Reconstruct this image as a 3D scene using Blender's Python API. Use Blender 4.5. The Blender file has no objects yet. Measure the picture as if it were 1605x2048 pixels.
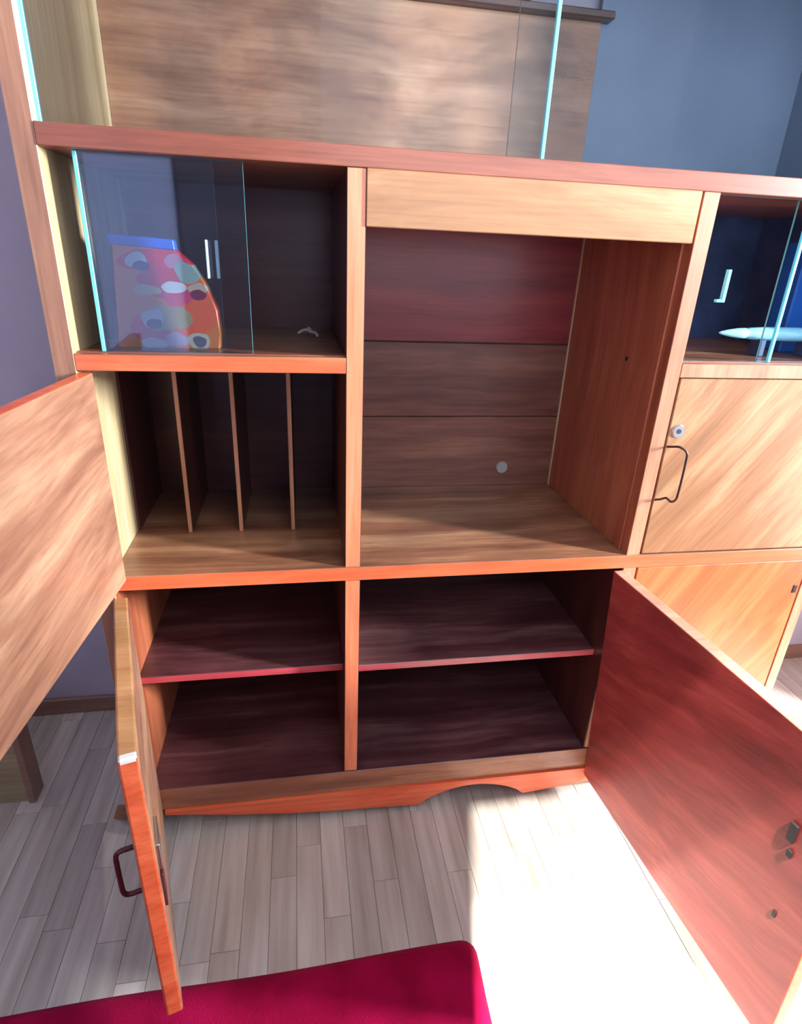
import bpy, bmesh, math, random
from mathutils import Vector, Matrix

C = bpy.context.scene.collection
S = bpy.context.scene
random.seed(7)

# ------------------------------------------------------------------ camera
cam_d = bpy.data.cameras.new('camera')
cam = bpy.data.objects.new('camera', cam_d); C.objects.link(cam)
cam_d.sensor_fit = 'HORIZONTAL'; cam_d.sensor_width = 36.0
cam_d.lens = 1185.14 / 1605.0 * 36.0
cam_d.clip_start = 0.02
F_ = Vector((0.16432517, 0.90323776, -0.39643257)).normalized()
R_ = Vector((0.98604724, -0.1612571, 0.04131567)).normalized()
U_ = R_.cross(F_).normalized()
cam.matrix_world = Matrix(((R_.x, U_.x, -F_.x, -0.09339532), (R_.y, U_.y, -F_.y, -1.19396459),
                           (R_.z, U_.z, -F_.z, 1.38780597), (0, 0, 0, 1)))
S.camera = cam

# ------------------------------------------------------------------ world, sun, added side lamp, exposure
w = bpy.data.worlds.new('sky'); S.world = w; w.use_nodes = True
bg = w.node_tree.nodes['Background']
bg.inputs['Color'].default_value = (0.78, 0.86, 1.0, 1); bg.inputs['Strength'].default_value = 4.1

sd = bpy.data.lights.new('sun', 'SUN'); sun = bpy.data.objects.new('sun', sd); C.objects.link(sun)
sd.energy = 26.0; sd.angle = math.radians(0.9); sd.color = (1.0, 0.96, 0.91)
sun.rotation_euler = Vector((0.26, 1.0, -2.18)).to_track_quat('-Z', 'Y').to_euler()
sun.location = (0.5, -2.5, 5)

def portal(name, loc, direction, sx, sz):
    d = bpy.data.lights.new(name, 'AREA'); o = bpy.data.objects.new(name, d); C.objects.link(o)
    d.shape = 'RECTANGLE'; d.size = sx; d.size_y = sz
    d.cycles.is_portal = True
    o.location = loc
    o.rotation_euler = Vector(direction).to_track_quat('-Z', 'Y').to_euler()
    return o
portal('sky_portal_front', (0.735, -1.385, 2.11), (0, 1, 0), 1.54, 1.75)
portal('sky_portal_right', (2.13, -0.60, 1.3), (-1, 0, 0), 1.04, 2.3)

ad = bpy.data.lights.new('added_side_lamp', 'AREA'); al = bpy.data.objects.new('added_side_lamp', ad); C.objects.link(al)
ad.shape = 'RECTANGLE'; ad.size = .25; ad.size_y = .8; ad.energy = 480; ad.color = (.92, .96, 1.0)  # added lamp beyond the right window, throws the light wedge onto the shelves
al.location = (3.5, -1.42, 1.95); al.rotation_euler = Vector((-1, .5, -.35)).to_track_quat('-Z', 'Y').to_euler()
S.view_settings.view_transform = 'Standard'; S.view_settings.look = 'None'
S.view_settings.exposure = 0.0; S.view_settings.gamma = 1.0
S.view_settings.use_curve_mapping = False
S.cycles.max_bounces = 10; S.cycles.diffuse_bounces = 4; S.cycles.transparent_max_bounces = 16
S.cycles.sample_clamp_indirect = 6.0

FZ = -0.07          # floor level

# ------------------------------------------------------------------ materials
def lin(c):
    return tuple(((x / 255) / 12.92 if x <= 10.3 else (((x / 255) + 0.055) / 1.055) ** 2.4) for x in c) + (1.0,)

def new_mat(name):
    m = bpy.data.materials.new(name); m.use_nodes = True
    nt = m.node_tree
    return m, nt, nt.nodes['Principled BSDF']

def ramp(nt, stops):
    r = nt.nodes.new('ShaderNodeValToRGB')
    el = r.color_ramp.elements
    while len(el) < len(stops): el.new(0.5)
    for e, (p, c) in zip(el, stops): e.position = p; e.color = c
    return r

def wood(name, dark, mid, light, axis='z', rot=(0, 0, 0), size=1.0, rough=0.38, coat=0.25, stretch=14, figure=1.2, blotch=0.0):
    """varnished veneer: long fibres along one axis, warped by a slow figure"""
    m, nt, b = new_mat(name)
    L = nt.links.new
    tc = nt.nodes.new('ShaderNodeTexCoord')
    oi = nt.nodes.new('ShaderNodeObjectInfo')
    mul = nt.nodes.new('ShaderNodeVectorMath'); mul.operation = 'SCALE'
    mul.inputs[0].default_value = (3.1, 5.7, 2.3); L(oi.outputs['Random'], mul.inputs['Scale'])
    add = nt.nodes.new('ShaderNodeVectorMath'); add.operation = 'ADD'
    mr = nt.nodes.new('ShaderNodeMapping'); mr.inputs['Rotation'].default_value = rot
    L(tc.outputs['Object'], mr.inputs['Vector'])
    L(mr.outputs[0], add.inputs[0]); L(mul.outputs[0], add.inputs[1])
    mp = nt.nodes.new('ShaderNodeMapping')
    sc = [stretch * size] * 3; sc['xyz'.index(axis)] = 1.1 * size
    mp.inputs['Scale'].default_value = sc
    L(add.outputs[0], mp.inputs['Vector'])
    warp = nt.nodes.new('ShaderNodeTexNoise'); warp.inputs['Scale'].default_value = 2.2 * size; warp.inputs['Detail'].default_value = 2
    L(add.outputs[0], warp.inputs['Vector'])
    ws = nt.nodes.new('ShaderNodeVectorMath'); ws.operation = 'SCALE'; ws.inputs['Scale'].default_value = figure
    L(warp.outputs['Color'], ws.inputs[0])
    wa = nt.nodes.new('ShaderNodeVectorMath'); wa.operation = 'ADD'
    L(mp.outputs[0], wa.inputs[0]); L(ws.outputs[0], wa.inputs[1])
    n1 = nt.nodes.new('ShaderNodeTexNoise'); n1.inputs['Scale'].default_value = 1.0; n1.inputs['Detail'].default_value = 5; n1.inputs['Roughness'].default_value = 0.62
    L(wa.outputs[0], n1.inputs['Vector'])
    r = ramp(nt, [(0.30, dark), (0.50, mid), (0.70, light)])
    L(n1.outputs['Fac'], r.inputs['Fac'])
    # fine pores
    mp2 = nt.nodes.new('ShaderNodeMapping'); sc2 = [150 * size] * 3; sc2['xyz'.index(axis)] = 5 * size
    mp2.inputs['Scale'].default_value = sc2; L(add.outputs[0], mp2.inputs['Vector'])
    n2 = nt.nodes.new('ShaderNodeTexNoise'); n2.inputs['Scale'].default_value = 1.0; n2.inputs['Detail'].default_value = 3
    L(mp2.outputs[0], n2.inputs['Vector'])
    r2 = ramp(nt, [(0.3, (0.80, 0.80, 0.80, 1)), (0.6, (1.06, 1.06, 1.06, 1))])
    L(n2.outputs['Fac'], r2.inputs['Fac'])
    mx = nt.nodes.new('ShaderNodeMix'); mx.data_type = 'RGBA'; mx.blend_type = 'MULTIPLY'; mx.inputs[0].default_value = 0.8
    L(r.outputs[0], mx.inputs[6]); L(r2.outputs[0], mx.inputs[7])
    out = mx.outputs[2]
    if blotch:
        n3 = nt.nodes.new('ShaderNodeTexNoise'); n3.inputs['Scale'].default_value = 4.5; n3.inputs['Detail'].default_value = 4
        L(add.outputs[0], n3.inputs['Vector'])
        r3 = ramp(nt, [(0.40, (0.62, 0.62, 0.62, 1)), (0.62, (1.25, 1.2, 1.15, 1))]); L(n3.outputs['Fac'], r3.inputs['Fac'])
        mx3 = nt.nodes.new('ShaderNodeMix'); mx3.data_type = 'RGBA'; mx3.blend_type = 'MULTIPLY'; mx3.inputs[0].default_value = blotch
        L(out, mx3.inputs[6]); L(r3.outputs[0], mx3.inputs[7]); out = mx3.outputs[2]
    L(out, b.inputs['Base Color'])
    b.inputs['Roughness'].default_value = rough
    b.inputs['Coat Weight'].default_value = coat; b.inputs['Coat Roughness'].default_value = 0.22
    bp = nt.nodes.new('ShaderNodeBump'); bp.inputs['Strength'].default_value = 0.12; bp.inputs['Distance'].default_value = 0.001
    L(n2.outputs['Fac'], bp.inputs['Height']); L(bp.outputs[0], b.inputs['Normal'])
    return m

def plain(name, col, rough=0.5, metal=0.0, noise=0.0, nscale=20, **kw):
    m, nt, b = new_mat(name)
    b.inputs['Base Color'].default_value = col
    if noise:
        tc = nt.nodes.new('ShaderNodeTexCoord')
        n = nt.nodes.new('ShaderNodeTexNoise'); n.inputs['Scale'].default_value = nscale; n.inputs['Detail'].default_value = 4
        nt.links.new(tc.outputs['Object'], n.inputs['Vector'])
        a = tuple(c * (1 - noise) for c in col[:3]) + (1,); d = tuple(min(1, c * (1 + noise)) for c in col[:3]) + (1,)
        r = ramp(nt, [(0.35, a), (0.65, d)])
        nt.links.new(n.outputs['Fac'], r.inputs['Fac']); nt.links.new(r.outputs[0], b.inputs['Base Color'])
    b.inputs['Roughness'].default_value = rough; b.inputs['Metallic'].default_value = metal
    for k, v in kw.items(): b.inputs[k].default_value = v
    return m

def c3(r, g, b): return (r, g, b, 1.0)
M = {}
M['edge'] = wood('orange_edge_wood', c3(.62, .085, .03), c3(.76, .13, .045), c3(.86, .20, .08), 'x')
M['edge_v'] = wood('orange_edge_wood_upright', c3(.60, .15, .07), c3(.76, .22, .10), c3(.86, .32, .17), 'z')
M['board'] = wood('mahogany_board', c3(.20, .055, .03), c3(.30, .088, .048), c3(.40, .14, .08), 'x')
M['edge_red'] = wood('red_bounce_edge_wood', c3(.40, .045, .06), c3(.52, .065, .085), c3(.62, .10, .12), 'x')  # red light bounced off the rug is put into this edge colour
M['shelf_dark'] = wood('shaded_inner_shelf', c3(.05, .014, .018), c3(.11, .038, .042), c3(.22, .11, .105), 'x', blotch=.5, rough=.3)  # compartment shade worked into the shelf wood
M['back_dark'] = wood('shaded_inner_back', c3(.045, .007, .009), c3(.085, .014, .016), c3(.13, .025, .024), 'x')  # shade of the deep compartments put into the back colour
M['side_dark'] = wood('shaded_inner_side', c3(.04, .010, .009), c3(.07, .018, .014), c3(.11, .03, .022), 'z')  # same inner shade painted into the side wood
M['shelf'] = wood('worn_shelf_top', c3(.12, .045, .026), c3(.25, .105, .055), c3(.44, .24, .13), 'x', blotch=.5, rough=.33)
M['back_up'] = wood('reddish_back_ply', c3(.17, .016, .018), c3(.28, .030, .032), c3(.38, .055, .05), 'x')
M['back_low'] = wood('brown_back_ply', c3(.11, .035, .025), c3(.19, .07, .045), c3(.28, .12, .075), 'x', size=1.3)
M['back_top'] = wood('figured_brown_back', c3(.20, .085, .05), c3(.32, .155, .09), c3(.45, .25, .16), 'x', size=.9, figure=2.4, blotch=.7)
M['side_in'] = wood('reddish_side_veneer', c3(.30, .07, .03), c3(.44, .12, .055), c3(.56, .19, .085), 'z')
M['side_light'] = wood('pale_side_veneer', c3(.46, .33, .16), c3(.62, .47, .26), c3(.76, .61, .38), 'z')
M['side_edge'] = wood('side_panel_edge', c3(.28, .12, .065), c3(.42, .20, .11), c3(.54, .28, .16), 'z')
M['fascia'] = wood('golden_fascia', c3(.29, .125, .048), c3(.38, .18, .072), c3(.48, .27, .135), 'x', figure=2.0)
M['door_gold'] = wood('golden_figured_door', c3(.20, .085, .035), c3(.29, .13, .055), c3(.40, .235, .12), 'z', rot=(0, -.62, 0), figure=1.6, size=.9, stretch=15)
M['door_orange'] = wood('orange_figured_door', c3(.32, .075, .018), c3(.44, .115, .03), c3(.56, .19, .06), 'z', rot=(0, -.5, 0), figure=1.6, size=.9, stretch=15)
M['door_in'] = wood('open_door_veneer', c3(.22, .09, .055), c3(.36, .175, .105), c3(.50, .30, .18), 'y', rot=(-.12, 0, 0), figure=1.6, stretch=16)
M['door_red'] = wood('red_mahogany_door', c3(.18, .024, .022), c3(.31, .040, .038), c3(.45, .080, .065), 'y', rot=(.25, 0, 0), figure=1.8, stretch=13, rough=.42, coat=.12)
M['door_red'].node_tree.nodes['Principled BSDF'].inputs['Specular IOR Level'].default_value = .3
M['door_red_edge'] = wood('door_edge_wood', c3(.40, .17, .10), c3(.55, .26, .17), c3(.68, .38, .26), 'x')
M['tan_edge'] = wood('tan_worn_edge', c3(.34, .16, .06), c3(.46, .24, .10), c3(.60, .36, .18), 'x', blotch=.3)
M['dark_wood'] = wood('dark_divider_wood', c3(.14, .06, .035), c3(.22, .10, .06), c3(.30, .15, .09), 'z')
M['ledge'] = wood('dark_ledge_wood', c3(.06, .025, .02), c3(.10, .045, .035), c3(.15, .07, .05), 'x')
M['rail'] = wood('rail_wood', c3(.18, .06, .03), c3(.28, .10, .05), c3(.42, .18, .09), 'x', figure=2)
M['low_box'] = wood('olive_box_wood', c3(.26, .20, .10), c3(.36, .28, .15), c3(.46, .37, .20), 'x')
M['wall'] = plain('lilac_grey_paint', c3(.50, .46, .53), .85, noise=.05, nscale=6)
M['wall_blue'] = plain('blue_grey_paint', c3(.34, .40, .52), .85, noise=.05, nscale=6)
M['ceiling'] = plain('ceiling_paint', c3(.7, .7, .7), .9)
M['base'] = wood('baseboard_wood', c3(.20, .10, .07), c3(.28, .14, .10), c3(.34, .19, .13), 'x')
M['metal'] = plain('satin_steel', c3(.62, .64, .64), .3, 1.0)
M['dark_metal'] = plain('dark_bronze_wire', c3(.10, .055, .045), .35, .7)
M['red_metal'] = plain('red_brown_pull', c3(.12, .025, .03), .3, .3)
M['black'] = plain('keyhole_black', c3(.01, .01, .012), .6)
M['frame_white'] = plain('white_window_paint', c3(.75, .75, .73), .5)

M['blue_wall_tone'] = plain('blue_wall_reflection', c3(.21, .27, .37), .6, noise=.06, nscale=5)  # wall tone with the blue glass reflection mixed into the colour
M['navy'] = plain('navy_reflection', c3(.035, .06, .16), .5, noise=.3, nscale=12)  # blue pane reflection painted as interior colour; ornament stands share it
def glass_mat(name, tint, refl):
    m, nt, b = new_mat(name); nt.nodes.remove(b)
    out = nt.nodes['Material Output']
    t = nt.nodes.new('ShaderNodeBsdfTransparent'); t.inputs[0].default_value = tint
    g = nt.nodes.new('ShaderNodeBsdfGlossy'); g.inputs['Roughness'].default_value = 0.03; g.inputs[0].default_value = (0.85, 0.95, 1, 1)
    f = nt.nodes.new('ShaderNodeFresnel'); f.inputs['IOR'].default_value = refl
    mx = nt.nodes.new('ShaderNodeMixShader')
    nt.links.new(f.outputs[0], mx.inputs[0]); nt.links.new(t.outputs[0], mx.inputs[1]); nt.links.new(g.outputs[0], mx.inputs[2])
    nt.links.new(mx.outputs[0], out.inputs[0])
    return m
M['glass'] = glass_mat('sheet_glass', (0.90, 0.95, 0.98, 1), 1.5)
M['glass_clear'] = glass_mat('thin_sheet_glass', (0.94, 0.97, 0.98, 1), 1.10)
M['glass_edge'] = plain('green_glass_edge', c3(.18, .72, .80), .3)
M['glass_edge_pale'] = plain('pale_glass_edge', c3(.45, .58, .66), .2)

def sheer_mat(name, fac, col):
    m, nt, b = new_mat(name); out = nt.nodes['Material Output']; nt.nodes.remove(b)
    t = nt.nodes.new('ShaderNodeBsdfTransparent'); d = nt.nodes.new('ShaderNodeBsdfTranslucent'); d.inputs[0].default_value = col
    mx = nt.nodes.new('ShaderNodeMixShader'); mx.inputs[0].default_value = fac
    nt.links.new(t.outputs[0], mx.inputs[1]); nt.links.new(d.outputs[0], mx.inputs[2]); nt.links.new(mx.outputs[0], out.inputs[0])
    return m
M['sheer'] = sheer_mat('sun_filter', .34, (.8, .8, .8, 1))  # for the unseen sheet that weakens the sun
M['glow_sheet'] = sheer_mat('blue_glow_sheet', 1.0, (.40, .40, .50, 1))  # for the added sheet whose sky glow reflects in the left panes

def plank_mat():
    m, nt, b = new_mat('laminate_plank'); L = nt.links.new
    tc = nt.nodes.new('ShaderNodeTexCoord'); oi = nt.nodes.new('ShaderNodeObjectInfo')
    mul = nt.nodes.new('ShaderNodeVectorMath'); mul.operation = 'SCALE'; mul.inputs[0].default_value = (7, 9, 3); L(oi.outputs['Random'], mul.inputs['Scale'])
    add = nt.nodes.new('ShaderNodeVectorMath'); add.operation = 'ADD'; L(tc.outputs['Object'], add.inputs[0]); L(mul.outputs[0], add.inputs[1])
    mp = nt.nodes.new('ShaderNodeMapping'); mp.inputs['Scale'].default_value = (40, 3, 1); L(add.outputs[0], mp.inputs[0])
    n = nt.nodes.new('ShaderNodeTexNoise'); n.inputs['Scale'].default_value = 1; n.inputs['Detail'].default_value = 5; L(mp.outputs[0], n.inputs[0])
    r = ramp(nt, [(.3, c3(.43, .37, .30)), (.5, c3(.54, .48, .41)), (.72, c3(.64, .60, .53))]); L(n.outputs['Fac'], r.inputs[0])
    hsv = nt.nodes.new('ShaderNodeHueSaturation'); L(r.outputs[0], hsv.inputs['Color'])
    mr = nt.nodes.new('ShaderNodeMapRange'); mr.inputs['To Min'].default_value = .78; mr.inputs['To Max'].default_value = 1.15
    L(oi.outputs['Random'], mr.inputs['Value']); L(mr.outputs[0], hsv.inputs['Value'])
    L(hsv.outputs[0], b.inputs['Base Color']); b.inputs['Roughness'].default_value = .32
    return m
M['plank'] = plank_mat()
M['groove'] = plain('floor_groove', c3(.22, .18, .15), .8)

def rug_mat():
    m, nt, b = new_mat('crimson_pile'); L = nt.links.new
    tc = nt.nodes.new('ShaderNodeTexCoord')
    n = nt.nodes.new('ShaderNodeTexNoise'); n.inputs['Scale'].default_value = 9; n.inputs['Detail'].default_value = 5; L(tc.outputs['Object'], n.inputs[0])
    r = ramp(nt, [(.35, c3(.26, .0008, .030)), (.65, c3(.40, .003, .055))]); L(n.outputs['Fac'], r.inputs[0])
    L(r.outputs[0], b.inputs['Base Color']); b.inputs['Roughness'].default_value = .95
    b.inputs['Specular IOR Level'].default_value = .1
    b.inputs['Sheen Weight'].default_value = .12; b.inputs['Sheen Tint'].default_value = c3(.9, .15, .35)
    n2 = nt.nodes.new('ShaderNodeTexNoise'); n2.inputs['Scale'].default_value = 260; L(tc.outputs['Object'], n2.inputs[0])
    bp = nt.nodes.new('ShaderNodeBump'); bp.inputs['Strength'].default_value = .5; bp.inputs['Distance'].default_value = .004
    L(n2.outputs['Fac'], bp.inputs['Height']); L(bp.outputs[0], b.inputs['Normal'])
    return m
M['rug'] = rug_mat()

# ------------------------------------------------------------------ mesh helpers
def mesh_obj(name, bm, mat, parent=None, origin=None, smooth=False):
    me = bpy.data.meshes.new(name)
    o = bpy.data.objects.new(name, me); C.objects.link(o)
    if parent is not None:
        off = Vector(parent['w']); bmesh.ops.translate(bm, verts=bm.verts, vec=-off); o.parent = parent; o['w'] = parent['w']
    elif origin is not None:
        bmesh.ops.translate(bm, verts=bm.verts, vec=-Vector(origin)); o.location = origin; o['w'] = list(origin)
    else: o['w'] = [0, 0, 0]
    bmesh.ops.recalc_face_normals(bm, faces=bm.faces)
    bm.to_mesh(me); bm.free()
    for mm in (mat if isinstance(mat, (list, tuple)) else [mat]): me.materials.append(mm)
    if smooth:
        for p in me.polygons: p.use_smooth = True
    return o

def hexa(bm, c, bev=0.0, mi=0, seg=1):
    """box from 8 corners: bottom 4 then top 4 in ring order"""
    vs = [bm.verts.new(p) for p in c]
    fs = [bm.faces.new([vs[i] for i in f]) for f in ((3, 2, 1, 0), (4, 5, 6, 7), (0, 1, 5, 4), (1, 2, 6, 5), (2, 3, 7, 6), (3, 0, 4, 7))]
    for f in fs: f.material_index = mi
    if bev > 0:
        es = set(e for f in fs for e in f.edges)
        bmesh.ops.bevel(bm, geom=list(es), offset=bev, segments=seg, affect='EDGES', profile=.5)
    return fs

def box(x0, x1, y0, y1, z0, z1, bev=0.0012, bm=None, mi=0, seg=1):
    bm = bm or bmesh.new()
    hexa(bm, [(x0, y0, z0), (x1, y0, z0), (x1, y1, z0), (x0, y1, z0), (x0, y0, z1), (x1, y0, z1), (x1, y1, z1), (x0, y1, z1)], bev, mi, seg)
    return bm

def front_edge(bm, idx=1, yv=None):
    """faces that look towards -y take the material of the solid-wood lipping"""
    bm.normal_update()
    for f in bm.faces:
        if f.normal.y < -0.9: f.material_index = idx
    return bm

def tube(pts, r, bm=None, seg=8):
    bm = bm or bmesh.new()
    pts = [Vector(p) for p in pts]; rings = []
    for i, p in enumerate(pts):
        t = (pts[min(i + 1, len(pts) - 1)] - pts[max(i - 1, 0)]).normalized()
        a = t.cross(Vector((0.31, .2, .93))).normalized(); b_ = t.cross(a)
        rings.append([bm.verts.new(p + (a * math.cos(k * 2 * math.pi / seg) + b_ * math.sin(k * 2 * math.pi / seg)) * r) for k in range(seg)])
    for i in range(len(rings) - 1):
        A, B = rings[i], rings[i + 1]
        # keep rings aligned
        best = min(range(seg), key=lambda s: sum((A[k].co - B[(k + s) % seg].co).length for k in range(seg)))
        B = B[best:] + B[:best]; rings[i + 1] = B
        for k in range(seg): bm.faces.new([A[k], A[(k + 1) % seg], B[(k + 1) % seg], B[k]])
    bm.faces.new(rings[0][::-1]); bm.faces.new(rings[-1])
    return bm

def smooth_path(pts, n=4):
    out = []
    P = [Vector(p) for p in pts]
    for i in range(len(P) - 1):
        p0, p1, p2, p3 = P[max(i - 1, 0)], P[i], P[i + 1], P[min(i + 2, len(P) - 1)]
        for k in range(n):
            t = k / n
            out.append(.5 * ((2 * p1) + (-p0 + p2) * t + (2 * p0 - 5 * p1 + 4 * p2 - p3) * t * t + (-p0 + 3 * p1 - 3 * p2 + p3) * t ** 3))
    out.append(P[-1]); return out

def disc(center, normal, r, h, seg=24, bm=None, bev=0):
    bm = bm or bmesh.new()
    q = Vector(normal).normalized().to_track_quat('Z', 'Y').to_matrix().to_4x4()
    ret = bmesh.ops.create_cone(bm, cap_ends=True, segments=seg, radius1=r, radius2=r * (1 - bev), depth=h)
    bmesh.ops.transform(bm, matrix=Matrix.Translation(center) @ q, verts=ret['verts'])
    return bm

def empty(name, loc, label, cat, group=None):
    o = bpy.data.objects.new(name, None); C.objects.link(o); o.location = loc; o['w'] = list(loc)
    o.empty_display_size = .1; o['label'] = label; o['category'] = cat
    if group: o['group'] = group
    return o
def tag(o, label, cat, group=None):
    o['label'] = label; o['category'] = cat
    if group: o['group'] = group
    return o
def struct(name, bm, mat):
    o = mesh_obj(name, bm, mat); o['kind'] = 'structure'; return o

# ------------------------------------------------------------------ room shell
XL, XR, YB, YF, ZC = -1.75, 2.10, 0.53, -1.36, 3.15
WX0, WX1, WZ0, WZ1 = -.005, 1.50, 1.25, 2.98     # front window opening
CX0, CX1 = -1.30, -.52                        # added side opening, reflected blue in the left glass
RY0, RY1, RZ0, RZ1 = -1.12, -.08, .15, 2.45    # right window opening
struct('wall_back', box(XL, XR, YB, YB + .1, FZ, ZC, 0), M['wall'])
struct('wall_left', box(XL - .1, XL, YF - .06, YB + .1, FZ, ZC, 0), M['wall'])
bm = box(XL, CX0, YF - .05, YF, FZ, ZC, 0)
box(CX1, WX0, YF - .05, YF, FZ, ZC, 0, bm); box(WX1, XR, YF - .05, YF, FZ, ZC, 0, bm)
box(WX0, WX1, YF - .05, YF, WZ1, ZC, 0, bm); box(WX0, WX1, YF - .05, YF, FZ, WZ0, 0, bm)
box(CX0, CX1, YF - .05, YF, 2.6, ZC, 0, bm); box(CX0, CX1, YF - .05, YF, FZ, .6, 0, bm)
struct('wall_front', bm, M['wall_blue'])
bm = box(XR, XR + .08, YF - .05, RY0, FZ, ZC, 0)
box(XR, XR + .08, RY1, YB + .1, FZ, ZC, 0, bm); box(XR, XR + .08, RY0, RY1, RZ1, ZC, 0, bm); box(XR, XR + .08, RY0, RY1, FZ, RZ0, 0, bm)
struct('wall_right', bm, M['wall'])
struct('ceiling', box(XL - .1, XR + .1, YF - .06, YB + .1, ZC, ZC + .1, 0), M['ceiling'])
fl = struct('floor', box(XL - .1, XR + .1, YF - .06, YB + .1, FZ - .1, FZ - .004, 0), M['groove'])
struct('baseboard_back', box(XL, XR, YB - .014, YB, FZ, FZ + .06, .003), M['base'])
bm = bmesh.new()
for a in ((WX0, WX0 + .02), (WX1 - .02, WX1)): box(a[0], a[1], YF - .045, YF - .02, WZ0, WZ1, .002, bm)
for a in ((WZ0, WZ0 + .03), (WZ1 - .03, WZ1)): box(WX0, WX1, YF - .045, YF - .02, a[0], a[1], .002, bm)
wf = struct('window_1', bm, M['frame_white'])
mesh_obj('sun_filter', box(WX0 + .02, WX1 - .02, YF - .0505, YF - .0495, 2.38, 2.96, 0), M['sheer'], wf)  # unseen sheet added to give the half-lit sun zone on the floor
bm = bmesh.new()
for a in ((RY0, RY0 + .03), (RY1 - .03, RY1)): box(XR + .02, XR + .05, a[0], a[1], RZ0, RZ1, .002, bm)
for a in ((RZ0, RZ0 + .03), (RZ1 - .03, RZ1)): box(XR + .02, XR + .05, RY0, RY1, a[0], a[1], .002, bm)
struct('window_2', bm, M['frame_white'])
bm = bmesh.new()
for a in ((CX0, CX0 + .02), (CX1 - .02, CX1)): box(a[0], a[1], YF - .045, YF - .02, .6, 2.6, .002, bm)
for a in ((.6, .63), (2.57, 2.6)): box(CX0, CX1, YF - .045, YF - .02, a[0], a[1], .002, bm)
wc = struct('reflection_window', bm, M['frame_white'])  # unseen window added for the blue reflection in the left glass
mesh_obj('glow_sheet', box(CX0, CX1, YF - .012, YF - .010, .6, 2.6, 0), M['glow_sheet'], wc)  # translucent sheet added as the bluish glow to be reflected

# floor planks: staves 64 mm wide laid in the depth direction
PW, PL = .064, .40
protos = []
for ln in (.30, .40, .50):
    me_o = None
    protos.append(ln)
plank_mesh = {}
def plank_obj(x, y, ln):
    ln = round(ln, 2)
    if ln not in plank_mesh:
        bm = box(-PW / 2 + .0004, PW / 2 - .0004, .0005, ln - .0005, -.006, 0, .0007)
        me = bpy.data.meshes.new('plank'); bmesh.ops.recalc_face_normals(bm, faces=bm.faces); bm.to_mesh(me); bm.free(); me.materials.append(M['plank']); plank_mesh[ln] = me
    o = bpy.data.objects.new('plank', plank_mesh[ln]); C.objects.link(o); o.parent = fl; o.location = (x, y, FZ)
stuff = bmesh.new(); cnt = 0
x = -1.70
while x < XR - .04:
    y = YF + random.uniform(-.3, 0) + .0
    while y < YB - .03:
        ln = random.choice((.28, .36, .44, .52))
        y0 = max(y, YF + .001); y1 = min(y + ln, YB - .002)
        inview = (-1.15 < x < 1.75) and y1 > -.72 and cnt < 298
        if y1 - y0 > .04:
            if inview:
                plank_obj(x, y0, y1 - y0); cnt += 1
            else:
                box(x - PW / 2 + .0004, x + PW / 2 - .0004, y0 + .0005, y1 - .0005, FZ - .006, FZ, 0, stuff)
        y += ln
    x += PW
so = mesh_obj('plank_rest', stuff, M['plank'], fl); so['kind'] = 'stuff'

# ------------------------------------------------------------------ wall unit
D = .51
U = empty('wall_unit', (.36, .25, FZ), 'large open wooden wall unit with glass compartments and three bays of shelves', 'cabinet')
ZU0, ZU1, ZS0, ZS1, ZM0, ZM1, ZF = 1.5276, 1.5611, 1.1674, 1.1983, .6952, .7304, 1.4343
xL0, xL1, xD0, xD1, xP0, xP1, xE0, xE1 = -.538, -.500, 0, .0348, .6962, .7318, 1.232, 1.262
TOP = 2.12
def part(name, bm, mat, parent=None, label=None, smooth=False):
    o = mesh_obj(name, bm, mat, parent or U, smooth=smooth)
    if label: o['label'] = label
    return o
# side panels: pale veneer inside, orange-brown edge in front
sp = part('side_panel', front_edge(box(xL0, xL1, 0, D + .005, -.036, TOP)), [M['side_light'], M['side_edge']], label='left side panel with pale veneer inside')
part('side_panel', front_edge(box(xE0, xE1, 0, D + .005, -.036, TOP)), [M['side_in'], M['side_edge']])
# uprights between bays
bm = front_edge(box(xD0, xD1, 0, D, .103, ZU0)); part('divider', bm, [M['side_dark'], M['edge_v']])
bm = front_edge(box(xP0, xP1, 0, D, .103, ZU0)); part('divider', bm, [M['side_in'], M['side_edge']])
# long horizontal boards
part('top_shelf', front_edge(box(xL1, xE0, -.002, D, ZU0, ZU1)), [M['board'], M['board']], label='long mahogany board under the upper glass section')
part('middle_shelf', front_edge(box(xL1, xE0, -.003, D, ZM0, ZM1)), [M['shelf'], M['edge']], label='long middle shelf with an orange front edge')
part('bottom_shelf', front_edge(box(xL1, xE0, 0, D, .065, .1)), [M['shelf_dark'], M['rail']])
part('top_board', box(xL1, xE0, 0, D, TOP - .03, TOP), M['board'])
part('shelf', front_edge(box(xL1, xD0, 0, D, ZS0, ZS1)), [M['shelf'], M['edge']])
part('shelf', front_edge(box(xP1, xE0, 0, D, ZS0, ZS1)), [M['shelf'], M['side_edge']])
for a, b_, z in ((xL1, xD0, .420), (xD1, xP0, .412), (xP1, xE0, .412)):
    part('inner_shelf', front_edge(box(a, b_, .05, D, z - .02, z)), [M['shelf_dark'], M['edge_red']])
# fascia over the open niche
part('fascia', box(xD1, xP0 - .006, -.004, .016, ZF, ZU0, .0015), M['fascia'], label='golden fascia board over the open niche')
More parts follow.
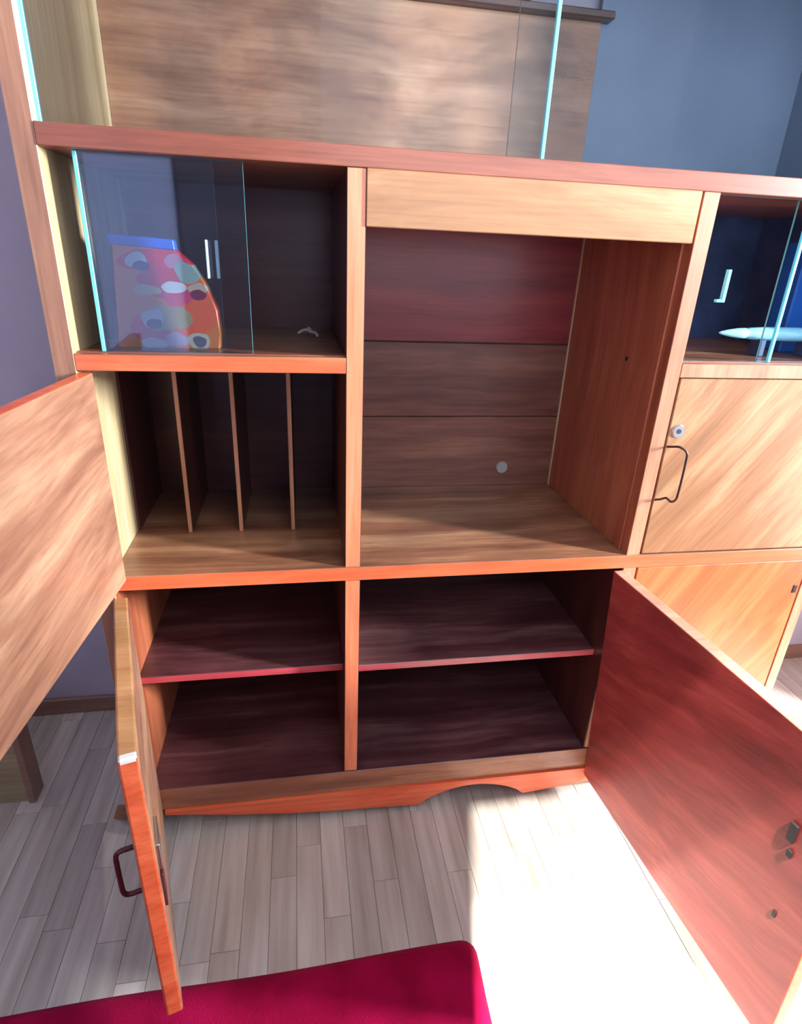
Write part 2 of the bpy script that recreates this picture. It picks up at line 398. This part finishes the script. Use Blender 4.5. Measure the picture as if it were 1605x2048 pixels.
# back panels
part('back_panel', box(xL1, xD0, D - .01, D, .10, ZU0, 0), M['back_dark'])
part('tint_sheet', box(xL1, xL1 + .003, .004, D - .01, .10, ZM0, 0), M['side_in'])  # thin added sheet, darker and redder face on the lower left panel
part('tint_sheet', box(xE0 - .003, xE0, .045, D - .01, ZU1, TOP - .03, 0), M['blue_wall_tone'])  # added sheet carrying the blue reflection tone onto the right side
part('tint_sheet', box(xE0 - .003, xE0, .045, D - .01, ZS1, ZU0, 0), M['navy'])  # added sheet, navy glass reflection painted on the side wall
part('tint_sheet', box(xP0 - .003, xP0, .004, D - .01, .10, ZM0, 0), M['side_dark'])  # added sheet, painted shade on the lower middle bay wall
for z0, z1, mt in ((ZM1, .952, 'back_low'), (.954, 1.166, 'back_low'), (1.169, ZU0, 'back_up')):
    part('back_board', box(xD1, xP0, D - .012, D, z0, z1, .0015), M[mt])
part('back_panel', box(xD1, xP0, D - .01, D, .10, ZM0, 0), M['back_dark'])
part('back_panel', box(xP1, xE0, D - .01, D, .10, ZS0, 0), M['ledge'])
part('back_panel', box(xP1, xE0, D - .01, D, ZS0 + .001, ZU0, 0), M['navy'], label='back of the right glass compartment, blue reflection put into its colour')  # navy tone is the pane's reflection painted on the back
part('back_panel', box(.6525, xE0, D - .01, D, ZU1, TOP - .03, 0), M['blue_wall_tone'], label='added blue-grey panel in place of the wall and its reflection, upper right')  # added panel standing in for the wall and blue reflection
bk = part('back_panel', box(xL1, .652, D - .018, D, ZU1, 1.925), M['back_top'], label='figured brown back panel of the upper section')
part('cornice', box(xL1, .674, D - .045, D, 1.925, 1.942, .003), M['ledge'])
part('cornice_board', box(xL1, .462, D - .04, D, 1.9425, TOP - .03), M['ledge'])
part('corner_bead', box(xP0 - .007, xP0 + .0, D - .022, D - .012, ZM1, ZU0, .001), M['side_light'], label='pale bead in the back corner of the niche')
part('niche_lining', box(xP0 - .005, xP0 + .0001, .03, D - .012, ZM1, ZF + .05, .001), M['side_in'])
part('cable_cap', disc((.53, D - .014, .79), (0, -1, 0), .020, .008, bev=.15), plain('grey_cap', c3(.32, .33, .30), .5), label='round grey cable cap at the back of the niche')
part('peg_hole', disc((xP0 - .0055, .16, 1.182), (-1, 0, 0), .005, .002, 12), M['black'])
part('shelf_pin', disc((.31, D - .011, .30), (0, -1, 0), .005, .006, 12), M['metal'])
# rack of thin dividers in the middle left compartment
for x in (-.370, -.2465, -.1175):
    part('rack_divider', front_edge(box(x - .0055, x + .0055, .21, D - .01, ZM1, ZS0, .001)), [M['side_dark'], M['side_edge']])
part('rack_divider', box(xL1, xL1 + .006, .235, D - .01, ZM1, ZS0, .001), M['side_dark'])
# plinth: rail, scalloped apron, feet
part('rail', box(xL1, xE0, .004, .022, .024, .065, .001), M['rail'])
ap = bmesh.new()
P = [(xL1 + .03, .012), (-.40, .004), (-.30, -.012), (-.15, -.030), (0, -.040), (.19, -.049)]
for k in range(17):
    t = k / 16; P.append((.215 + .31 * t, -.050 + .056 * math.sin(math.pi * t) ** .7))
P += [(.56, -.046), (.73, -.030), (xE0, -.030)]
cols = [[ap.verts.new(q) for q in ((x, -.003, .024), (x, -.003, z), (x, .017, z), (x, .017, .024))] for x, z in P]
for A_, B_ in zip(cols, cols[1:]):
    for k in range(4): ap.faces.new([A_[k], B_[k], B_[(k + 1) % 4], A_[(k + 1) % 4]])
ap.faces.new(cols[0]); ap.faces.new(cols[-1][::-1])
part('apron', ap, M['edge'], label='orange apron with a scalloped cut-out')
def foot(xa0, xa1, xb0, xb1):
    bm = bmesh.new()
    y0, y1 = .03, .09
    hexa(bm, [(xb0, y0 + .045, FZ), (xb1, y0 + .045, FZ), (xb1, y1 + .03, FZ), (xb0, y1 + .03, FZ), (xa0, y0, -.036), (xa1, y0, -.036), (xa1, y1, -.036), (xa0, y1, -.036)], .002)
    part('foot', bm, M['rail'])
foot(-.56, -.50, -.632, -.590); foot(1.22, 1.27, 1.30, 1.34)
for xx in (-.49, 1.19):
    part('foot', box(xx, xx + .04, .42, .46, FZ, .065, .002), M['ledge'])
part('foot', box(.66, .70, .30, .34, FZ, .065, .002), M['ledge'])

# glass panes with polished edges and finger grips
def pane(x0, x1, y, z0, z1, em='glass_edge', t=.005, gm='glass'):
    bm = box(x0, x1, y, y + t, z0, z1, 0)
    bm.normal_update()
    for f in bm.faces:
        if abs(f.normal.x) > .9 or abs(f.normal.z) > .9: f.material_index = 1
    return part('glass_pane', bm, [M[gm], M[em]])
p = pane(-.455, -.180, .022, ZS1 + .002, ZU0 - .001)
part('glass_grip', box(-.253, -.249, .012, .0218, 1.335, 1.40, .001), M['glass_edge_pale'], p)
p = pane(-.4525, -.233, .036, ZS1 + .002, ZU0 - .001, 'glass_edge_pale')
part('glass_grip', box(-.238, -.232, .0275, .0358, 1.335, 1.40, .001), M['glass_edge_pale'], p)
p = pane(-.497, .367, .022, ZU1 + .001, TOP - .031, gm='glass_clear')
p = pane(.30, 1.228, .036, ZU1 + .001, TOP - .031, 'glass_edge_pale', gm='glass_clear')
p = pane(.735, .962, .022, ZS1 + .002, ZU0 - .001, gm='glass_clear')
part('glass_grip', box(.798, .806, .012, .0218, 1.325, 1.39, .001), M['glass_edge'], p)
part('glass_grip', box(.786, .798, .012, .0218, 1.325, 1.331, .001), M['glass_edge'], p)
p = pane(.94, 1.228, .036, ZS1 + .002, ZU0 - .001, gm='glass_clear')
for a, b_ in ((xL1, xD0), (xP1, xE0)):
    part('glass_track', box(a, b_, .018, .046, ZS1, ZS1 + .0018, 0), M['board'])

for x, y, z0, z1, em in ((-.455, .022, ZS1 + .002, ZU0 - .001, 'glass_edge'), (-.4995, .022, ZU1 + .001, TOP - .031, 'glass_edge'), (.362, .022, ZU1 + .001, TOP - .031, 'glass_edge'), (.957, .022, ZS1 + .002, ZU0 - .001, 'glass_edge')):
    part('glass_edge_strip', box(x - .001, x + .006, y - .0015, y + .0065, z0, z1, .001), M[em], label='bright cyan edge of a glass pane')
# doors --------------------------------------------------------------
def leaf(name, hinge, d, width, z0, z1, th, side, mat, emat, tilt=0.0, label=None, bev=.0025):
    """hinge = inner-face corner on plan; d = direction to the free edge; side = inner normal sign (thickness goes the other way)"""
    d = Vector((d[0], d[1], 0)).normalized(); n = Vector((d.y, -d.x, 0)) * side
    H = Vector((hinge[0], hinge[1], 0)); ex = H + d * width
    def pt(P, back, z):
        q = P - (n * th if back else Vector()); return Vector((q.x + tilt * (z1 - z), q.y, z))
    bm = bmesh.new()
    hexa(bm, [pt(H, 0, z0), pt(ex, 0, z0), pt(ex, 1, z0), pt(H, 1, z0), pt(H, 0, z1), pt(ex, 0, z1), pt(ex, 1, z1), pt(H, 1, z1)], bev, 0, 2)
    bm.normal_update()
    for f in bm.faces:
        if abs(f.normal.z) > .7: f.material_index = 2
        elif abs(f.normal.dot(n)) < .7: f.material_index = 1
    o = part(name, bm, [mat] + list(emat), label=label)
    return o, d, n, H
# upper left leaf, open a little past a right angle
o1, d1, n1, H1 = leaf('door', (-.4705, -.004), (-.089, -.996), .52, .722, 1.165, .026, -1, M['door_in'], [M['door_red_edge'], M['edge']], label='pale brown door opened towards the left, upper left bay')
# lower left leaf seen almost edge-on
o2, d2, n2, H2 = leaf('door', (-.474, -.004), (.263, -.965), .486, .030, .682, .030, -1, M['door_in'], [M['edge'], M['tan_edge']], bev=.004, label='orange edged door seen edge-on, lower left bay')
# lower right leaf
o3, d3, n3, H3 = leaf('door', (.668, -.004), (.089, -.996), .676, .000, .690, .030, 1, M['door_red'], [M['edge'], M['door_red_edge']], tilt=.060, label='glossy red mahogany door opened towards the viewer')
# closed leaves of the right bay
c1 = part('door', box(xP1 + .004, xE0 - .003, .0, .022, ZM1 + .002, ZS0 - .002, .002), M['door_gold'], label='closed golden door with fan grain and a wire handle')
c2 = part('door', box(xP1 + .004, xE0 - .003, .0, .022, .103, ZM0 - .002, .002), M['door_orange'], label='closed orange door, lower right bay')
# handle, escutcheon and locks
hp = smooth_path([(.741, 0, 1.010), (.744, -.014, 1.014), (.751, -.030, 1.018), (.764, -.040, 1.008), (.766, -.042, .985), (.766, -.042, .915), (.764, -.041, .894), (.757, -.036, .887), (.751, -.024, .892), (.746, -.012, .884), (.741, 0, .878)])
part('handle', tube(hp, .0028), M['dark_metal'], c1, 'dark wire handle', True)
lk = part('escutcheon', disc((.758, -.002, 1.047), (0, -1, 0), .016, .005, bev=.15), M['metal'], c1, 'round steel lock plate')
part('keyhole', disc((.758, -.0045, 1.047), (0, -1, 0), .0055, .002, 12), M['black'], c1)
part('keyhole', box(1.209, 1.221, -.002, .002, .594, .618, .001), M['black'], c2)
A = H2 - n2 * .030 + d2 * .42
def o(p, k, z): q = p - n2 * k; return (q.x, q.y, z)
hp = smooth_path([o(A, 0, .425), o(A, .012, .425), o(A, .029, .424), o(A, .036, .415), o(A, .037, .39), o(A, .037, .345), o(A, .036, .322), o(A, .029, .313), o(A, .012, .312), o(A, 0, .312)])
part('handle', tube(hp, .0046), M['red_metal'], o2, 'dark red bow handle', True)
# lock case and latch on the inner face of the lower left leaf
def on_leaf(H, d, n, u0, u1, k0, k1, z0, z1, bev=.001, tilt=0, zt=0):
    bm = bmesh.new(); L = []
    for z in (z0, z1):
        for (u, k) in ((u0, k0), (u1, k0), (u1, k1), (u0, k1)):
            q = H + d * u + n * k; L.append((q.x + tilt * (zt - z), q.y, z))
    hexa(bm, L, bev); return bm
part('lock_case', on_leaf(H2, d2, n2, .40, .462, .0002, .006, .40, .46), M['metal'], o2, 'small steel lock case')
part('latch', on_leaf(H2, d2, n2, .43, .466, .0002, .005, .31, .392), M['red_metal'], o2)
part('worn_corner', on_leaf(H2, d2, n2, .472, .4866, -.0285, -.0015, .672, .6835, .003), M['frame_white'], o2, 'pale chipped corner')
part('lock_case', on_leaf(H3, d3, n3, .588, .602, .0002, .005, .478, .52, tilt=.06, zt=.69), M['black'], o3, 'dark lock case near the free edge')
part('latch', on_leaf(H3, d3, n3, .596, .606, .0002, .004, .445, .462, tilt=.06, zt=.69), M['black'], o3)
part('screw_hole', on_leaf(H3, d3, n3, .607, .615, .0001, .0022, .296, .312, tilt=.06, zt=.69), M['black'], o3)
# hinges
for (Hx, dd, nn, zs, own, tl) in ((H1, d1, n1, (.78, 1.10), o1, 0), (H2, d2, n2, (.10, .60), o2, 0), (H3, d3, n3, (.10, .60), o3, .06)):
    for z in zs:
        q = Hx - nn * .004 + dd * .002
        part('hinge', tube([(q.x + tl * (.69 - z), q.y, z - .022), (q.x + tl * (.69 - z), q.y, z + .022)], .003), M['dark_metal'], own)

# ------------------------------------------------------------------ things on the shelves
def book_mat():
    m, nt, b = new_mat('colour_print'); L = nt.links.new
    tc = nt.nodes.new('ShaderNodeTexCoord'); sep = nt.nodes.new('ShaderNodeSeparateXYZ')
    n = nt.nodes.new('ShaderNodeTexNoise'); n.inputs['Scale'].default_value = 16; n.inputs['Detail'].default_value = 2
    ns = nt.nodes.new('ShaderNodeVectorMath'); ns.operation = 'SCALE'; ns.inputs['Scale'].default_value = .03
    ad = nt.nodes.new('ShaderNodeVectorMath'); ad.operation = 'ADD'
    L(tc.outputs['Object'], n.inputs[0]); L(n.outputs['Color'], ns.inputs[0]); L(tc.outputs['Object'], ad.inputs[0]); L(ns.outputs[0], ad.inputs[1]); L(ad.outputs[0], sep.inputs[0])
    col = None
    # ellipses: centre x,z from left-bottom corner, radii, colour (noise shifts by about .015)
    E = [(.095, .10, .30, .30, c3(.62, .16, .03)),
         (.105, .165, .09, .022, c3(.62, .02, .05)), (.10, .125, .05, .03, c3(.55, .03, .07)), (.15, .08, .055, .05, c3(.75, .10, .03)),
         (.07, .04, .04, .03, c3(.60, .02, .06)), (.10, .06, .05, .022, c3(.36, .25, .12)), (.12, .10, .03, .02, c3(.60, .05, .12)),
         (.055, .165, .022, .014, c3(.5, .5, .55)), (.125, .165, .018, .012, c3(.5, .2, .28)), (.145, .145, .022, .02, c3(.28, .33, .30)),
         (.115, .118, .024, .012, c3(.62, .58, .6)), (.065, .112, .024, .010, c3(.5, .35, .2)), (.070, .060, .020, .016, c3(.45, .45, .5)),
         (.072, .053, .014, .009, c3(.08, .04, .10)), (.064, .155, .016, .009, c3(.10, .06, .20)), (.160, .115, .020, .010, c3(.5, .35, .25)), (.160, .103, .016, .009, c3(.20, .01, .05)),
         (.075, .012, .028, .012, c3(.45, .42, .42)), (.118, .020, .022, .014, c3(.42, .3, .42)), (.158, .018, .021, .018, c3(.5, .4, .3)), (.158, .018, .013, .011, c3(.12, .10, .15))]
    for (cx, cz, rx, rz, cc) in E:
        a = nt.nodes.new('ShaderNodeMath'); a.operation = 'MULTIPLY_ADD'; a.inputs[1].default_value = 1 / rx; a.inputs[2].default_value = -(cx + .012) / rx; L(sep.outputs['X'], a.inputs[0])
        c = nt.nodes.new('ShaderNodeMath'); c.operation = 'MULTIPLY_ADD'; c.inputs[1].default_value = 1 / rz; c.inputs[2].default_value = -(cz + .012) / rz; L(sep.outputs['Z'], c.inputs[0])
        a2 = nt.nodes.new('ShaderNodeMath'); a2.operation = 'MULTIPLY'; L(a.outputs[0], a2.inputs[0]); L(a.outputs[0], a2.inputs[1])
        c2_ = nt.nodes.new('ShaderNodeMath'); c2_.operation = 'MULTIPLY_ADD'; L(c.outputs[0], c2_.inputs[0]); L(c.outputs[0], c2_.inputs[1]); L(a2.outputs[0], c2_.inputs[2])
        lt = nt.nodes.new('ShaderNodeMath'); lt.operation = 'LESS_THAN'; lt.inputs[1].default_value = 1; L(c2_.outputs[0], lt.inputs[0])
        mx = nt.nodes.new('ShaderNodeMix'); mx.data_type = 'RGBA'; L(lt.outputs[0], mx.inputs[0])
        if col is None: mx.inputs[6].default_value = cc
        else: L(col, mx.inputs[6])
        mx.inputs[7].default_value = cc; col = mx.outputs[2]
    hv = nt.nodes.new('ShaderNodeHueSaturation'); hv.inputs['Value'].default_value = .68; L(col, hv.inputs['Color'])
    L(hv.outputs[0], b.inputs['Base Color']); b.inputs['Roughness'].default_value = .4
    return m
BO = (-.443, .085, ZS1)
prof = [(0, 0), (.193, 0), (.195, .030), (.192, .075), (.182, .098), (.172, .125), (.160, .142), (.150, .158), (.118, .184), (.008, .190)]
bm = bmesh.new()
f0 = [bm.verts.new((BO[0] + x, BO[1] + z * .10, BO[2] + z)) for x, z in prof]
f1 = [bm.verts.new((BO[0] + x + .003, BO[1] + .035 + z * .07, BO[2] + z)) for x, z in prof]
bm.faces.new(f0); bm.faces.new(f1[::-1])
for i in range(len(prof)): bm.faces.new([f0[i], f1[i], f1[(i + 1) % len(prof)], f0[(i + 1) % len(prof)]])
bmesh.ops.bevel(bm, geom=list(bm.edges), offset=.002, segments=1, affect='EDGES')
bx = mesh_obj('picture_box', bm, book_mat(), origin=BO)
tag(bx, 'red and yellow printed picture box with blue top behind the left glass', 'box')
bm = bmesh.new()
hexa(bm, [(BO[0] + .004, BO[1] + .016, BO[2] + .188), (BO[0] + .122, BO[1] + .016, BO[2] + .181), (BO[0] + .122, BO[1] + .050, BO[2] + .181), (BO[0] + .004, BO[1] + .050, BO[2] + .188),
          (BO[0] + .002, BO[1] + .018, BO[2] + .206), (BO[0] + .120, BO[1] + .018, BO[2] + .200), (BO[0] + .120, BO[1] + .048, BO[2] + .200), (BO[0] + .002, BO[1] + .048, BO[2] + .206)], .002)
lid = mesh_obj('lid', bm, plain('blue_card', c3(.015, .09, .48), .4), bx); lid['label'] = 'blue top flap'

# little crumpled pale thing at the back right of that shelf
pts = [(-.092, .34, ZS1 + .004), (-.080, .335, ZS1 + .012), (-.070, .33, ZS1 + .014), (-.062, .32, ZS1 + .010), (-.052, .30, ZS1 + .012), (-.046, .285, ZS1 + .006)]
bm = tube(smooth_path(pts, 3), .0035)
tube(smooth_path([(-.075, .345, ZS1 + .004), (-.066, .34, ZS1 + .018), (-.056, .33, ZS1 + .004)], 3), .003, bm)
t = mesh_obj('cord_scrap', bm, plain('pale_plastic', c3(.55, .48, .42), .5), origin=(-.07, .32, ZS1), smooth=True)
tag(t, 'small pale crumpled scrap of cord on the dark shelf', 'scrap')

# pale blue torpedo shaped ornament lying in the right hand glass compartment
KO = (1.06, .14, ZS1)
bm = bmesh.new(); prev = None; rings = []
for (x, r) in ((-.155, .0005), (-.15, .004), (-.13, .009), (-.105, .013), (-.085, .014), (-.08, .011), (-.075, .015), (-.03, .018), (.06, .019), (.11, .017), (.13, .009), (.135, .001)):
    rings.append([bm.verts.new((KO[0] + x, KO[1] + r * math.cos(a * math.pi / 8), KO[2] + .052 + .9 * r * math.sin(a * math.pi / 8))) for a in range(16)])
for A_, B_ in zip(rings, rings[1:]):
    for k in range(16): bm.faces.new([A_[k], A_[(k + 1) % 16], B_[(k + 1) % 16], B_[k]])
bm.faces.new(rings[0][::-1]); bm.faces.new(rings[-1])
K = empty('glass_ornament', KO, 'long pale blue glossy ornament with pointed tip behind the right glass', 'ornament')
mesh_obj('body', bm, plain('pale_blue_gloss', c3(.35, .75, .95), .08, 0), K, smooth=True)
for dx in (-.05, .08):
    mesh_obj('stand', box(KO[0] + dx, KO[0] + dx + .015, KO[1] - .02, KO[1] + .02, KO[2], KO[2] + .040, .002), M['navy'], K)
# blue box behind it
bm = box(1.135, 1.225, .20, .27, ZS1, ZS1 + .26, .004)
t = mesh_obj('blue_box', bm, plain('deep_blue_card', c3(.01, .10, .42), .35), origin=(1.18, .235, ZS1)); tag(t, 'deep blue box standing at the back of the right glass compartment', 'box')

# ------------------------------------------------------------------ low box by the left wall
LB = empty('low_cupboard', (-1.10, .32, FZ), 'low olive wooden cupboard with brown stile on the floor behind the left door', 'cupboard')
mesh_obj('body', box(-1.40, -.874, .165, .215, FZ, .19, .002), M['low_box'], LB)
mesh_obj('stile', box(-.8738, -.856, .155, .215, FZ, .20, .002), M['base'], LB)
mesh_obj('top', box(-1.41, -.85, .150, .220, .20, .215, .002), M['base'], LB)

# ------------------------------------------------------------------ crimson rug
bm = bmesh.new()
X0, X1, Y0, Y1 = -1.30, .272, -1.30, -.368
nx, ny = 90, 60; g = []
for j in range(ny + 1):
    row = []
    for i in range(nx + 1):
        x = X0 + (X1 - X0) * i / nx; y = Y0 + (Y1 - Y0) * j / ny
        # rounded corner and slightly wavy hems
        cx_, cy_ = X1 - .035, Y1 - .035
        if x > cx_ and y > cy_:
            v = Vector((x - cx_, y - cy_)); m_ = max(v.x, v.y)
            if v.length > 0: v = v.normalized() * m_
            x, y = cx_ + v.x, cy_ + v.y
        y2 = y - .012 * (X1 - x) / 1.0 + .003 * math.sin(x * 9) ; x2 = x + .004 * math.sin(y * 14)
        e = min(i, nx - i, j, ny - j)
        h = .014 * (1 - math.exp(-e * .9)) + (.0015 * math.sin(x * 31 + y * 17) if e > 1 else 0)
        row.append(bm.verts.new((x2, y2, FZ + .001 + max(h, 0))))
    g.append(row)
for j in range(ny):
    for i in range(nx): bm.faces.new([g[j][i], g[j][i + 1], g[j + 1][i + 1], g[j + 1][i]])
# underside skirt
low = []
border = g[0] + [g[j][nx] for j in range(1, ny + 1)] + g[ny][-2::-1] + [g[j][0] for j in range(ny - 1, 0, -1)]
lv = [bm.verts.new((v.co.x, v.co.y, FZ + .0002)) for v in border]
for i in range(len(border)):
    k = (i + 1) % len(border); bm.faces.new([border[i], lv[i], lv[k], border[k]])
bm.faces.new(lv[::-1])
rug = mesh_obj('rug', bm, M['rug'], origin=(-.5, -.8, FZ), smooth=True)
tag(rug, 'crimson red pile rug lying on the pale floor in front of the cabinet', 'rug')

for ob in list(bpy.data.objects):
    if 'w' in ob: del ob['w']
